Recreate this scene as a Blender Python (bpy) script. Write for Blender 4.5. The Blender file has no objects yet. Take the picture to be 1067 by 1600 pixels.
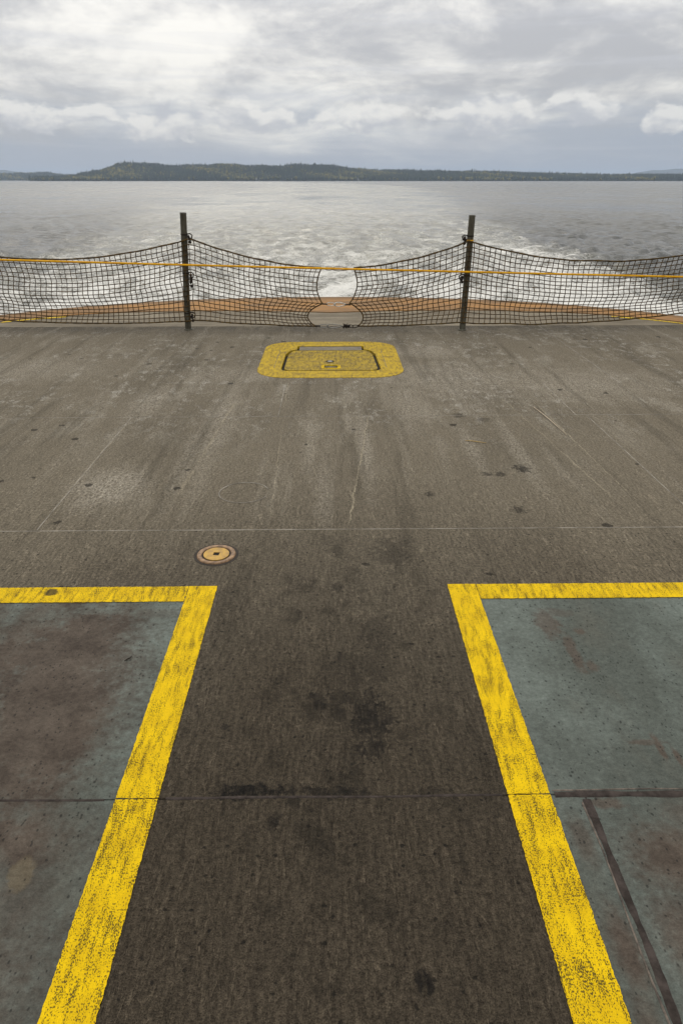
import bpy, bmesh, math, random
import numpy as np
from mathutils import Vector, Matrix, noise as mnoise
random.seed(7); rng = np.random.default_rng(7)
SC = bpy.context.scene
COL = SC.collection
R = math.radians

# ------------------------------------------------------------------ node helper
class S:
    def __init__(s, tree): s.t = tree; s.l = tree.links
    def put(s, sock, v):
        if v is None: return
        if isinstance(v, bpy.types.NodeSocket): s.l.new(v, sock)
        else:
            if sock.type == 'RGBA' and len(v) == 3: v = (*v, 1)
            sock.default_value = v
    def node(s, t, **props):
        n = s.t.nodes.new(t)
        for k, v in props.items(): setattr(n, k, v)
        return n
    def m(s, op, a, b=None, c=None, clamp=False):
        n = s.node('ShaderNodeMath', operation=op, use_clamp=clamp)
        for i, v in enumerate((a, b, c)): s.put(n.inputs[i], v)
        return n.outputs[0]
    def add(s, a, b): return s.m('ADD', a, b)
    def sub(s, a, b): return s.m('SUBTRACT', a, b)
    def mul(s, a, b): return s.m('MULTIPLY', a, b)
    def mx(s, a, b): return s.m('MAXIMUM', a, b)
    def vm(s, op, a, b=None, out=0):
        n = s.node('ShaderNodeVectorMath', operation=op)
        s.put(n.inputs[0], a); s.put(n.inputs[1], b)
        return n.outputs['Value'] if op in ('LENGTH', 'DOT_PRODUCT') else n.outputs[0]
    def comb(s, x, y, z=0.0):
        n = s.node('ShaderNodeCombineXYZ')
        for i, v in enumerate((x, y, z)): s.put(n.inputs[i], v)
        return n.outputs[0]
    def sep(s, v):
        n = s.node('ShaderNodeSeparateXYZ'); s.put(n.inputs[0], v); return n.outputs
    def sc(s, v, k): return s.vm('MULTIPLY', v, k if isinstance(k, tuple) else (k, k, k))
    def noise(s, v, scale=1., detail=3., rough=.5, dist=0., color=False):
        n = s.node('ShaderNodeTexNoise')
        s.put(n.inputs['Vector'], v); n.inputs['Scale'].default_value = scale
        n.inputs['Detail'].default_value = detail; n.inputs['Roughness'].default_value = rough
        n.inputs['Distortion'].default_value = dist
        return n.outputs['Color' if color else 'Fac']
    def vor(s, v, scale=1., feature='F1', rnd=1., out='Distance'):
        n = s.node('ShaderNodeTexVoronoi', feature=feature)
        s.put(n.inputs['Vector'], v); n.inputs['Scale'].default_value = scale
        n.inputs['Randomness'].default_value = rnd
        return n.outputs[out]
    def sm(s, x, lo, hi, a=0., b=1.):
        n = s.node('ShaderNodeMapRange', interpolation_type='SMOOTHSTEP')
        s.put(n.inputs[0], x); s.put(n.inputs[1], lo); s.put(n.inputs[2], hi)
        n.inputs[3].default_value = a; n.inputs[4].default_value = b
        return n.outputs[0]
    def mix(s, f, a, b, blend='MIX'):
        n = s.node('ShaderNodeMix', data_type='RGBA', blend_type=blend)
        s.put(n.inputs[0], f); s.put(n.inputs[6], a); s.put(n.inputs[7], b)
        return n.outputs[2]
    def bump(s, h, strength=.3, dist=.01, normal=None):
        n = s.node('ShaderNodeBump')
        n.inputs['Strength'].default_value = strength; n.inputs['Distance'].default_value = dist
        s.put(n.inputs['Height'], h)
        if normal is not None: s.put(n.inputs['Normal'], normal)
        return n.outputs[0]
    def attr(s, name):
        n = s.node('ShaderNodeAttribute'); n.attribute_name = name; return n
    def pos(s): return s.node('ShaderNodeNewGeometry').outputs['Position']

MATS = {}
def material(name):
    m = bpy.data.materials.new(name); m.use_nodes = True
    MATS[name] = m
    s = S(m.node_tree); b = m.node_tree.nodes['Principled BSDF']
    return m, s, b

# ------------------------------------------------------------------ camera
H = 1.65
cam = bpy.data.cameras.new('camera'); camo = bpy.data.objects.new('camera', cam)
COL.objects.link(camo); SC.camera = camo
cam.sensor_fit = 'VERTICAL'; cam.sensor_height = 36.0; cam.lens = 24.0
cam.clip_start = 0.05; cam.clip_end = 60000
PITCH = math.atan(519 / 1067)
camo.location = (0, 0, H)
camo.rotation_euler = (math.pi / 2 - PITCH, 0, -R(0.8))

# ------------------------------------------------------------------ world: overcast sky over a Nishita base
SUN_EL, SUN_AZ = R(38), R(-8)          # azimuth from +Y towards +X
w = bpy.data.worlds.new('World'); SC.world = w; w.use_nodes = True
nt = w.node_tree; nt.nodes.clear(); s = S(nt)
out = s.node('ShaderNodeOutputWorld')
sky = s.node('ShaderNodeTexSky', sky_type='NISHITA'); sky.sun_disc = False
sky.sun_elevation = SUN_EL; sky.sun_rotation = SUN_AZ
bg1 = s.node('ShaderNodeBackground'); bg1.inputs[1].default_value = 0.08
nt.links.new(sky.outputs[0], bg1.inputs[0])
d = s.vm('NORMALIZE', s.node('ShaderNodeTexCoord').outputs['Generated'])
dx, dy, dz = s.sep(d)
el = s.mx(dz, 0.0)
az = s.m('ARCTAN2', dx, dy)
k = s.m('DIVIDE', 1.0, s.add(el, 0.10))
flat = s.comb(s.mul(dx, k), s.mul(dy, k), 0.0)
n1 = s.noise(s.vm('ADD', flat, (20.1, 7.7, 3)), .42, 5, .52, .3)
n2 = s.noise(s.vm('ADD', s.sc(flat, (.8, 1.6, 1)), (11.3, 5.2, 2)), 1.25, 5, .58, .5)
n3 = s.noise(s.comb(s.mul(az, 5.0), s.mul(el, 26.0), 4.0), 1.0, 5, .6, .7)
n4 = s.noise(s.comb(s.mul(az, -5.0), s.mul(el, 11.0), 7.5), 1.0, 7, .60, .25)
v = s.add(s.mul(n1, .30), s.add(s.mul(n2, .07), s.add(s.mul(n3, .10), s.mul(n4, .53))))
t = s.sm(v, .415, .57)
cloud = s.mix(t, (.46, .462, .48), (.92, .895, .84))
# blue-grey rain band low over the land, with a ragged top
band = s.sm(s.add(el, s.mul(s.sub(n3, .5), .16)), .005, .115)
cloud = s.mix(band, (.385, .430, .510), cloud)
# thin layered streaks in the band
st = s.noise(s.comb(s.mul(az, 3.0), s.mul(el, 60.0), 9.0), 1.0, 4, .55, .4)
cloud = s.mix(s.mul(s.sm(st, .5, .68), s.sm(el, .015, .04)), cloud, s.mix(.30, cloud, (.60, .61, .65)))
# cumulus puffs drifting in a broken row: lit tops, flat grey bases
cu = s.comb(s.mul(az, 17.0), s.mul(el, 30.0), 2.5)
c1 = s.noise(cu, 1.0, 5, .55, .15)
c2 = s.noise(s.vm('ADD', cu, (.05, .42, 0)), 1.0, 3, .5, .15)
gaps = s.noise(s.comb(s.mul(az, 7.0), 3.0, 0.0), 1.0, 2)
crow = s.mul(s.sm(s.add(el, s.mul(s.sub(c1, .5), .05)), .040, .068), s.sub(1.0, s.sm(el, .066, .108)))
cm = s.sm(s.add(c1, s.add(s.mul(crow, .20), s.mul(s.sub(gaps, .5), .75))), .60, .73)
cm = s.mul(cm, s.sm(crow, .02, .35))
lit = s.sm(s.add(s.sub(c1, c2), s.mul(s.sub(el, .065), 4.0)), -.12, .16)
cloud = s.mix(s.mul(cm, .85), cloud, s.mix(lit, (.50, .515, .56), (.83, .815, .785)))
grad = s.m('MINIMUM', s.add(.90, s.mul(el, 1.15)), 1.9)     # an overcast sky grows brighter towards the zenith
cloud = s.vm('MULTIPLY', cloud, s.comb(grad, grad, grad))
bg2 = s.node('ShaderNodeBackground'); nt.links.new(cloud, bg2.inputs[0]); bg2.inputs[1].default_value = 1.06
mixs = s.node('ShaderNodeMixShader'); mixs.inputs[0].default_value = .93
nt.links.new(bg1.outputs[0], mixs.inputs[1]); nt.links.new(bg2.outputs[0], mixs.inputs[2])
nt.links.new(mixs.outputs[0], out.inputs[0])

sun = bpy.data.lights.new('sun', 'SUN'); sun.energy = 1.0; sun.angle = R(38); sun.color = (1, .93, .82)
suno = bpy.data.objects.new('sun', sun); COL.objects.link(suno)
sd = Vector((math.sin(SUN_AZ) * math.cos(SUN_EL), math.cos(SUN_AZ) * math.cos(SUN_EL), math.sin(SUN_EL)))
suno.rotation_euler = (-sd).to_track_quat('-Z', 'Y').to_euler(); suno.location = sd * 50

vs = SC.view_settings
vs.view_transform = 'Standard'; vs.look = 'None'; vs.exposure = 0.0; vs.gamma = 1.0; vs.use_curve_mapping = False
SC.render.engine = 'CYCLES'
cy = SC.cycles
cy.use_denoising = True
cy.max_bounces = 3; cy.diffuse_bounces = 1; cy.glossy_bounces = 2; cy.volume_bounces = 0
cy.caustics_reflective = False; cy.caustics_refractive = False

# ------------------------------------------------------------------ mesh helpers
def link(name, me, mat=None, parent=None):
    o = bpy.data.objects.new(name, me); COL.objects.link(o)
    if mat is not None and me is not None and not me.materials: me.materials.append(MATS[mat])
    if parent is not None: o.parent = parent
    return o
def mesh(name, verts, faces, smooth=False):
    me = bpy.data.meshes.new(name); me.from_pydata([tuple(v) for v in verts], [], faces); me.update()
    if smooth: me.polygons.foreach_set('use_smooth', [True] * len(me.polygons))
    return me
def npmesh(name, V, F, smooth=False):
    """V (n,3), F (m,k) arrays"""
    me = bpy.data.meshes.new(name)
    n, m, kk = len(V), len(F), F.shape[1]
    me.vertices.add(n); me.vertices.foreach_set('co', np.ascontiguousarray(V, dtype=np.float32).ravel())
    me.loops.add(m * kk); me.loops.foreach_set('vertex_index', np.ascontiguousarray(F, dtype=np.int32).ravel())
    me.polygons.add(m)
    me.polygons.foreach_set('loop_start', np.arange(0, m * kk, kk, dtype=np.int32))
    me.polygons.foreach_set('loop_total', np.full(m, kk, dtype=np.int32))
    if smooth: me.polygons.foreach_set('use_smooth', np.ones(m, dtype=bool))
    me.update(calc_edges=True); me.validate()
    return me
def empty(name, loc=(0, 0, 0)):
    o = bpy.data.objects.new(name, None); COL.objects.link(o); o.location = loc
    o.empty_display_size = .1
    return o
def tag(o, label=None, cat=None, group=None, kind=None):
    for k_, v_ in (('label', label), ('category', cat), ('group', group), ('kind', kind)):
        if v_: o[k_] = v_
    return o

class MB:
    """collects shapes into one mesh"""
    def __init__(s): s.v = []; s.f = []
    def put(s, vs_, fs_):
        b = len(s.v); s.v += [tuple(q) for q in vs_]; s.f += [tuple(i + b for i in f) for f in fs_]
    def box(s, c, size, rot=None):
        hx, hy, hz = (q / 2 for q in size)
        P = [Vector((sx * hx, sy * hy, sz * hz)) for sz in (-1, 1) for sy in (-1, 1) for sx in (-1, 1)]
        if rot is not None: P = [rot @ p for p in P]
        P = [p + Vector(c) for p in P]
        s.put(P, [(0, 2, 3, 1), (4, 5, 7, 6), (0, 1, 5, 4), (2, 6, 7, 3), (0, 4, 6, 2), (1, 3, 7, 5)])
    def tube(s, pts, r, sides=6, closed=False, caps=True):
        pts = [Vector(p) for p in pts]; n = len(pts)
        rr = r if hasattr(r, '__len__') else [r] * n
        vs_ = []; prev = None
        for i, p in enumerate(pts):
            a = pts[(i - 1) % n] if (closed or i > 0) else p
            b = pts[(i + 1) % n] if (closed or i < n - 1) else p
            t_ = (b - a).normalized()
            if prev is None:
                u = t_.cross(Vector((0, 0, 1)))
                if u.length < 1e-3: u = t_.cross(Vector((0, 1, 0)))
            else: u = prev - t_ * prev.dot(t_)
            u.normalize(); prev = u; w_ = t_.cross(u)
            vs_ += [p + (u * math.cos(q) + w_ * math.sin(q)) * rr[i] for q in (2 * math.pi * j / sides for j in range(sides))]
        fs_ = []
        for i in range(n if closed else n - 1):
            i2 = (i + 1) % n
            for j in range(sides):
                j2 = (j + 1) % sides
                fs_.append((i * sides + j, i * sides + j2, i2 * sides + j2, i2 * sides + j))
        if caps and not closed:
            fs_.append(tuple(range(sides - 1, -1, -1))); fs_.append(tuple((n - 1) * sides + j for j in range(sides)))
        s.put(vs_, fs_)
    def lathe(s, prof, c=(0, 0, 0), seg=32, axis=None):
        """prof: (radius, z) list"""
        c = Vector(c); vs_ = []
        for r, z in prof:
            for j in range(seg):
                q = 2 * math.pi * j / seg; p = Vector((r * math.cos(q), r * math.sin(q), z))
                if axis is not None: p = axis @ p
                vs_.append(p + c)
        fs_ = []
        for i in range(len(prof) - 1):
            for j in range(seg):
                j2 = (j + 1) % seg
                fs_.append((i * seg + j, i * seg + j2, (i + 1) * seg + j2, (i + 1) * seg + j))
        s.put(vs_, fs_)
    def blob(s, c, r, n=7, jit=.25):
        c = Vector(c); vs_ = []; rings = 5
        for i in range(rings + 1):
            th = math.pi * i / rings
            for j in range(n):
                q = 2 * math.pi * j / n; k_ = 1 + jit * (random.random() - .5) * 2
                vs_.append(c + Vector((math.sin(th) * math.cos(q) * r[0], math.sin(th) * math.sin(q) * r[1], math.cos(th) * r[2])) * k_)
        s.put(vs_, [(i * n + j, (i + 1) * n + j, (i + 1) * n + (j + 1) % n, i * n + (j + 1) % n) for i in range(rings) for j in range(n)])
    def build(s, name, mat, parent=None, smooth=False):
        return link(name, mesh(name, s.v, s.f, smooth), mat, parent)

def ring_strip(outer, inner, z1, z0, center):
    """flat ring between two star-shaped polygons (top at z1), with walls down to z0"""
    def angs(P): return [math.atan2(p[1] - center[1], p[0] - center[0]) for p in P]
    A = sorted(set(round(a, 5) for a in angs(outer) + angs(inner)))
    def hit(P, a):
        dx_, dy_ = math.cos(a), math.sin(a); best = None
        for (x0, y0), (x1, y1) in zip(P, P[1:] + P[:1]):
            ex, ey = x1 - x0, y1 - y0; den = dx_ * ey - dy_ * ex
            if abs(den) < 1e-12: continue
            ox, oy = x0 - center[0], y0 - center[1]
            t_ = (ox * ey - oy * ex) / den; u = (ox * dy_ - oy * dx_) / den
            if t_ > 0 and -1e-6 <= u <= 1 + 1e-6 and (best is None or t_ > best): best = t_
        return (center[0] + dx_ * best, center[1] + dy_ * best)
    O = [hit(outer, a) for a in A]; I = [hit(inner, a) for a in A]; n = len(A)
    V = [(x, y, z1) for x, y in O] + [(x, y, z1) for x, y in I] + [(x, y, z0) for x, y in O] + [(x, y, z0) for x, y in I]
    F = []
    for i in range(n):
        j = (i + 1) % n
        F += [(i, j, n + j, n + i), (i, 2 * n + i, 2 * n + j, j), (n + i, n + j, 3 * n + j, 3 * n + i)]
    return V, F
def prism(P, z1, z0):
    n = len(P)
    V = [(x, y, z1) for x, y in P] + [(x, y, z0) for x, y in P]
    F = [tuple(range(n)), tuple(range(2 * n - 1, n - 1, -1))] + [(i, n + i, n + (i + 1) % n, (i + 1) % n) for i in range(n)]
    return V, F

# ------------------------------------------------------------------ materials
def ellipse(s, P, c, r, warp, soft=.35):
    """1 inside a ragged ellipse round c (metres on the deck)"""
    q = s.vm('MULTIPLY', s.vm('SUBTRACT', P, (c[0], c[1], 0)), (1 / r[0], 1 / r[1], 0))
    l = s.add(s.vm('LENGTH', q), warp)
    return s.sm(l, 1 + soft, 1 - soft)

OIL = [  # x, y, rx, ry, strength  : oil and rubber marks
    (.120, 1.80, .055, .13, .85), (.05, 1.89, .06, .04, .6), (.13, 1.65, .05, .05, .8), (.02, 1.80, .04, .03, .5), (.08, 1.98, .05, .06, .4),
    (-.245, 1.475, .10, .030, 1.), (.01, 1.472, .09, .022, .8), (-.05, 1.86, .025, .03, .8), (-.12, 1.44, .02, .025, .8),
    (-.17, 1.37, .022, .03, .8), (-.02, 1.30, .02, .03, .4), (.195, .935, .011, .020, .9), (.215, .925, .010, .018, .9), (.30, 2.92, .09, .14, .45), (.02, 2.95, .03, .07, .5),
    (.02, 2.62, .03, .04, .6), (.17, 2.25, .06, .12, .35), (.10, 2.05, .10, .10, .35), (-.08, 1.9, .02, .02, .8), (.28, 1.47, .05, .016, .5),
    (-1.2, 2.62, .05, .028, .9), (1.20, 4.0, .045, .05, .8), (1.05, 3.92, .04, .035, .7), (.96, 3.92, .035, .03, .7), (.56, 3.62, .025, .03, .7),
    (1.03, 3.40, .04, .045, .7), (.98, 5.1, .05, .05, .6), (1.15, 5.0, .06, .05, .5)]
PALE = [(-1.32, 3.75, .20, .26, .9), (-.06, 3.75, .05, .5, .28), (.22, 4.5, .05, .7, .45), (-.15, 4.4, .05, .5, .35), (.13, 4.9, .04, .25, .4),
    (-.85, 5.1, .10, 1.1, .35), (-.95, 4.2, .06, .7, .3), (.60, 5.4, .12, .6, .4), (1.25, 4.3, .05, .6, .35), (.95, 4.4, .05, .5, .3),
    (1.1, 6.2, .55, .55, .5), (2.2, 6.0, .7, .5, .45), (-1.5, 5.5, .16, .4, .45), (1.0, 7.3, .3, .3, .5), (-.9, 6.4, .5, .3, .3), (-2.9, 6.6, .6, .4, .35)]
BROWN = [(-.98, 1.95, .26, .50, 1.), (-1.05, 1.30, .32, .12, .8), (-.85, 1.10, .14, .16, .6), (-1.0, .95, .35, .2, .8), (-.75, 2.42, .12, .04, .5), (-1.6, 2.0, .4, .4, .7),
    (.93, 1.24, .13, .11, 1.), (.695, 1.0, .030, .10, 1.), (.68, .80, .03, .10, .8), (.85, 1.02, .07, .12, .9), (.90, .82, .10, .10, 1.), (1.12, 1.15, .16, .16, .7), (.69, 1.30, .03, .07, .7), (1.30, 1.6, .10, .2, .5), (1.05, 1.38, .12, .05, .6)]
RUST = [(.885, 2.32, .045, .10, .8), (.93, 2.14, .022, .12, .8), (.975, 2.05, .02, .03, .7), (1.05, 1.63, .012, .05, .9), (1.09, 1.60, .010, .04, .9),
    (1.02, 1.66, .05, .012, .7), (1.0, 2.27, .02, .02, .8), (.80, 1.42, .05, .02, .8), (.95, 2.40, .06, .03, .5)]

def contrast(s, n, k):
    """noise -> multiplier round 1"""
    return s.m('MAXIMUM', s.add(1.0, s.mul(s.sub(n, .5), k)), .25)
def deck_mat(name, near):
    m, s, b = material(name)
    P = s.pos(); x, y, z = s.sep(P)
    P0 = s.comb(x, y, 0)
    wob = s.noise(P0, 7, 4, .65)
    wob2 = s.noise(P0, 34, 4, .65)
    warp = s.add(s.mul(s.sub(wob, .5), 1.6), s.mul(s.sub(wob2, .5), 1.9))
    grain = s.noise(P0, 240, 2, .6)
    grain2 = s.noise(P0, 75, 3, .65)
    xr = s.add(x, s.mul(s.sub(s.noise(s.sc(P0, (6, 2.5, 1)), 1, 3), .5), .06))
    ridge = s.noise(s.comb(s.mul(xr, 80), s.mul(y, 13.0)), 1, 3, .62)
    rl = s.noise(s.comb(s.mul(xr, 34), s.mul(y, 6.5)), 1, 2, .55, .6)
    line = s.mul(s.sm(s.m('ABSOLUTE', s.sub(rl, .5)), .050, .005), s.sm(s.add(wob2, wob), .85, 1.1))
    big = s.noise(s.sc(P0, (1.1, .55, 1)), 1, 4, .6)
    mid_ = s.noise(s.sc(P0, (3.4, 1.4, 1)), 1, 5, .65)
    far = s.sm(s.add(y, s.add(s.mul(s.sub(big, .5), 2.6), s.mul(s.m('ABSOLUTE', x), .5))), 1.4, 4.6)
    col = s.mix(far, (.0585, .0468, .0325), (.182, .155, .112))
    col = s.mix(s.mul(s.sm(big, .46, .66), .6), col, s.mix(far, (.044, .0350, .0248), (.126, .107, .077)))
    nearl = s.sm(s.m('ABSOLUTE', s.sub(x, .05)), .55, .15)
    if not near:
        # pale scuffs where tyres drag on the way off
        sc1 = s.sm(s.add(mid_, s.mul(s.sub(wob2, .5), .5)), .50, .68)
        nz = s.noise(s.sc(P0, (11, 7, 1)), 1, 5, .72)
        sc2 = s.sm(s.add(nz, s.mul(s.sub(grain2, .5), .3)), .53, .62)
        col = s.mix(s.mul(s.mul(sc1, s.sm(y, 3.2, 5.6)), .62), col, (.285, .255, .200))
        col = s.mix(s.mul(s.mul(s.mul(sc2, s.sm(s.add(big, s.mul(s.sub(mid_, .5), .8)), .42, .58)), s.sm(y, 4.2, 5.6)), .75), col, (.350, .325, .275))
        pl = None
        for cx, cy_, rx, ry, k_ in PALE:
            e = s.mul(ellipse(s, P0, (cx, cy_), (rx, ry), s.mul(warp, 1.2), .75), min(1.0, k_ * 1.5))
            pl = e if pl is None else s.mx(pl, e)
        col = s.mix(s.mul(pl, s.sm(s.add(wob2, s.mul(s.sub(grain2, .5), .6)), .36, .58)), col, (.330, .295, .235))
        for xa, ya, xb, yb, wd, k_ in ((.29, 5.2, .08, 3.2, .006, .8), (-.40, 6.1, -.335, 3.2, .004, .6), (1.66, 5.6, 1.74, 3.4, .004, .8), (-1.545, 5.04, -1.56, 3.2, .006, .6), (1.42, 5.6, 1.62, 3.5, .008, .4), (-.8, 5.5, -.9, 3.6, .015, .35)):
            L = math.hypot(xb - xa, yb - ya); nx, ny = -(yb - ya) / L, (xb - xa) / L
            dd = s.m('ABSOLUTE', s.add(s.vm('DOT_PRODUCT', s.vm('SUBTRACT', P0, (xa, ya, 0)), (nx, ny, 0)), s.mul(s.sub(wob, .5), .05)))
            e = s.mul(s.sm(dd, wd, wd * .4), s.mul(s.sm(y, min(ya, yb), min(ya, yb) + .15), s.sm(y, max(ya, yb), max(ya, yb) - .15)))
            col = s.mix(s.mul(s.mul(e, k_), s.sm(mid_, .35, .55)), col, (.36, .31, .22))
        # grime gathered along the end of the deck
        col = s.mix(s.mul(s.mul(s.sm(y, 8.15, 8.68), s.sm(mid_, .25, .6)), .75), col, (.055, .046, .034))
    # long tyre streaks
    tyre = s.sm(s.add(s.noise(s.comb(s.mul(xr, 7.5), s.mul(y, .45), 3.0), 1, 4, .62), s.mul(s.sub(grain2, .5), .25)), .54, .68)
    col = s.mix(s.mul(s.mul(tyre, s.sm(y, 2.6, 4.2)), .45), col, (.270, .238, .184))
    tyd = s.sm(s.noise(s.comb(s.mul(xr, 6.0), s.mul(y, .35), 8.0), 1, 4, .62), .53, .66)
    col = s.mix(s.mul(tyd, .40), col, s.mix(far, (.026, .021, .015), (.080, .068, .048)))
    # spots of tar and oil
    vn = s.node('ShaderNodeTexVoronoi'); s.put(vn.inputs['Vector'], P0); vn.inputs['Scale'].default_value = 5.5
    spot = s.sm(s.sub(s.add(vn.outputs['Distance'], s.mul(s.sub(wob2, .5), .25)), s.mul(s.sm(s.sep(vn.outputs['Color'])[0], .62, 1.0), .17)), .0, -.03)
    col = s.mix(s.mul(spot, .75), col, (.020, .017, .013))
    col = s.vm('MULTIPLY', col, s.comb(*[s.mul(s.mul(contrast(s, s.add(.5, s.mul(s.sub(ridge, .5), s.sm(y, 4.6, 2.2, .35, 1.0))), 1.7), contrast(s, grain2, 2.1)), s.mul(contrast(s, grain, 2.3), s.add(.97, s.mul(line, s.sm(y, 5.5, 2.6, .12, .42)))))] * 3))  # groove dirt and ridge relief put into the colour as dark and light
    if near:
        vn2 = s.node('ShaderNodeTexVoronoi'); s.put(vn2.inputs['Vector'], P0); vn2.inputs['Scale'].default_value = 34
        spot2 = s.mul(s.sm(s.add(vn2.outputs['Distance'], s.mul(s.sub(grain2, .5), .6)), .22, .12), s.sm(s.sep(vn2.outputs['Color'])[1], .66, .72))
        col = s.mix(s.mul(spot2, .75), col, (.011, .010, .008))
        smudge = s.mul(s.sm(s.add(s.noise(s.sc(P0, (4.5, 3.0, 1)), 1.7, 6, .72), s.mul(s.sub(ridge, .5), .25)), .52, .64), s.mul(nearl, s.sm(y, 3.6, 2.4)))
        col = s.mix(s.mul(smudge, .55), col, (.016, .0135, .010))
        # green-painted parking areas
        gz = s.mul(s.sm(s.m('ABSOLUTE', x), .583, .587), s.sm(y, 2.572, 2.568))
        gn = s.noise(s.sc(P0, (2.3, 1.6, 1)), 1, 6, .6)
        gb = s.mix(s.sm(gn, .36, .64), (.082, .092, .079), (.132, .152, .134))
        gb = s.mix(s.sm(y, 1.1, 2.3), s.mix(.38, gb, (.052, .056, .048)), gb)  # green darkened towards the near end, partly lens falloff put into the colour
        gb = s.mix(s.mul(s.sm(mid_, .5, .68), .35), gb, (.105, .097, .076))
        br = None
        for cx, cy_, rx, ry, k_ in BROWN:
            e = s.mul(ellipse(s, P0, (cx, cy_), (rx, ry), s.mul(warp, .75), .7), k_)
            br = e if br is None else s.mx(br, e)
        br = s.m('MINIMUM', s.add(br, s.mul(s.sm(gn, .56, .44), s.mul(s.sm(x, -.70, -.95), .6))), 1.0)
        gb = s.mix(s.mul(br, .92), gb, s.mix(s.sm(wob, .3, .7), (.054, .040, .031), (.098, .077, .060)))
        rs = None
        for cx, cy_, rx, ry, k_ in RUST:
            e = s.mul(ellipse(s, P0, (cx, cy_), (rx, ry), warp, .4), k_)
            rs = e if rs is None else s.mx(rs, e)
        gb = s.mix(s.mul(rs, .55), gb, (.080, .042, .028))
        tan = ellipse(s, P0, (-.83, 1.215), (.030, .045), s.mul(warp, .7), .2)
        gb = s.mix(s.mul(tan, .65), gb, (.125, .102, .066))
        pv = s.node('ShaderNodeTexVoronoi'); s.put(pv.inputs['Vector'], s.sc(P0, (1.25, .9, 1))); pv.inputs['Scale'].default_value = 66
        pit = s.mul(s.sm(s.add(pv.outputs['Distance'], s.mul(s.sub(wob2, .5), .7)), .33, .18), s.sm(s.add(s.sep(pv.outputs['Color'])[0], s.mul(s.sub(wob, .5), 1.2)), .68, .76))
        gb = s.mix(s.mul(pit, .65), gb, (.014, .014, .013))
        gb = s.vm('MULTIPLY', gb, s.comb(*[s.mul(contrast(s, grain2, .9), s.mul(contrast(s, grain, .8), contrast(s, wob2, .9)))] * 3))
        col = s.mix(gz, col, gb)
    ol = None
    for cx, cy_, rx, ry, k_ in OIL:
        if (cy_ < 3.2) != near: continue
        e = s.mul(ellipse(s, P0, (cx, cy_), (rx, ry), s.mul(warp, 1.9), .28), k_)
        ol = e if ol is None else s.mx(ol, e)
    col = s.mix(s.mul(ol, s.sm(s.add(s.mul(ridge, .6), s.mul(wob2, .4)), .36, .54)), col, (.0115, .0100, .0085))
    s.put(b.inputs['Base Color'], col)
    b.inputs['Roughness'].default_value = .8
    b.inputs['Specular IOR Level'].default_value = .10
    hg = s.add(s.add(s.mul(ridge, 1.0), s.mul(line, .35)), s.add(s.mul(grain2, .8), s.mul(grain, .4)))
    if near:
        hp = s.add(s.mul(grain2, .3), s.mul(grain, .15))
        n_ = s.node('ShaderNodeMix', data_type='FLOAT'); s.put(n_.inputs[0], gz); s.put(n_.inputs[2], hg); s.put(n_.inputs[3], hp); hg = n_.outputs[0]
    s.put(b.inputs['Normal'], s.bump(hg, 1.0, .014))
deck_mat('deck', True); deck_mat('deck_far', False)

def paint_mat(name, c, worn, amount, under, ridge_scale=58):
    m, s, b = material(name)
    P = s.pos(); x, y, z = s.sep(P); P0 = s.comb(x, y, 0)
    xr = s.add(x, s.mul(s.sub(s.noise(s.sc(P0, (9, 4, 1)), 1, 3), .5), .05))
    cr = s.noise(s.comb(s.mul(xr, ridge_scale), s.mul(y, 9)), 1, 3, .6)
    fine = s.noise(s.sc(P0, (1.25, .65, 1)), 290, 2, .6)
    med = s.noise(P0, 38, 5, .65)
    lo = s.noise(P0, 2.6, 4, .6)
    v = s.add(s.mul(s.sub(cr, .5), .62), s.add(s.mul(s.sub(fine, .5), 1.15), s.add(s.mul(s.sub(med, .5), .16), s.mul(s.sub(lo, .5), .20))))
    chip = s.sm(s.add(med, s.mul(s.sub(cr, .5), .6)),   .73, .77)
    wear = s.mx(s.sm(v, amount, amount + .06), chip)
    shade = s.noise(P0, 11, 4, .6)
    yc = s.mix(s.sm(shade, .3, .72), c, worn)
    yc = s.vm('MULTIPLY', yc, s.comb(*[contrast(s, fine, .8)] * 3))
    pc = s.mix(s.mul(wear, .9), yc, under)
    if name == 'line_paint':
        pc = s.mix(s.mul(ellipse(s, P0, (-1.25, 2.59), (.032, .026), s.mul(s.sub(med, .5), 2.0), .25), .85), pc, (.022, .019, .014))
    s.put(b.inputs['Base Color'], pc)
    b.inputs['Roughness'].default_value = .75; b.inputs['Specular IOR Level'].default_value = .12
    h = s.add(s.mul(wear, -.9), s.add(s.mul(cr, .5), s.mul(fine, .35)))
    s.put(b.inputs['Normal'], s.bump(h, .7, .004))
    return m
paint_mat('line_paint', (.75, .500, .002), (.62, .400, .003), .060, (.042, .034, .014))
paint_mat('hatch_paint', (.52, .350, .015), (.36, .245, .024), .075, (.150, .115, .060), 40)

paint_mat('lid_paint', (.43, .295, .018), (.27, .19, .038), .045, (.095, .076, .045), 40)
def simple(name, c, rough=.6, metal=0., var=.25, scale=20., bump=.0, bscale=60., c2=None, stretch=(1, 1, 1), spec=.2):
    m, s, b = material(name)
    P = s.sc(s.pos(), stretch)
    n = s.noise(P, scale, 5, .65)
    c2 = c2 or tuple(q * (1 - var) for q in c)
    s.put(b.inputs['Base Color'], s.mix(s.sm(n, .32, .68), c2, c))
    b.inputs['Roughness'].default_value = rough; b.inputs['Metallic'].default_value = metal
    b.inputs['Specular IOR Level'].default_value = spec
    if bump: s.put(b.inputs['Normal'], s.bump(s.noise(P, bscale, 4, .65), bump, .004))
    return m
simple('seam_dark', (.066, .053, .047), .8, c2=(.026, .021, .018), scale=22, bump=1., bscale=70, spec=.08)
simple('seam_pale', (.30, .27, .22), .6, c2=(.11, .095, .072), scale=9, bump=.4, bscale=90)
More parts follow.
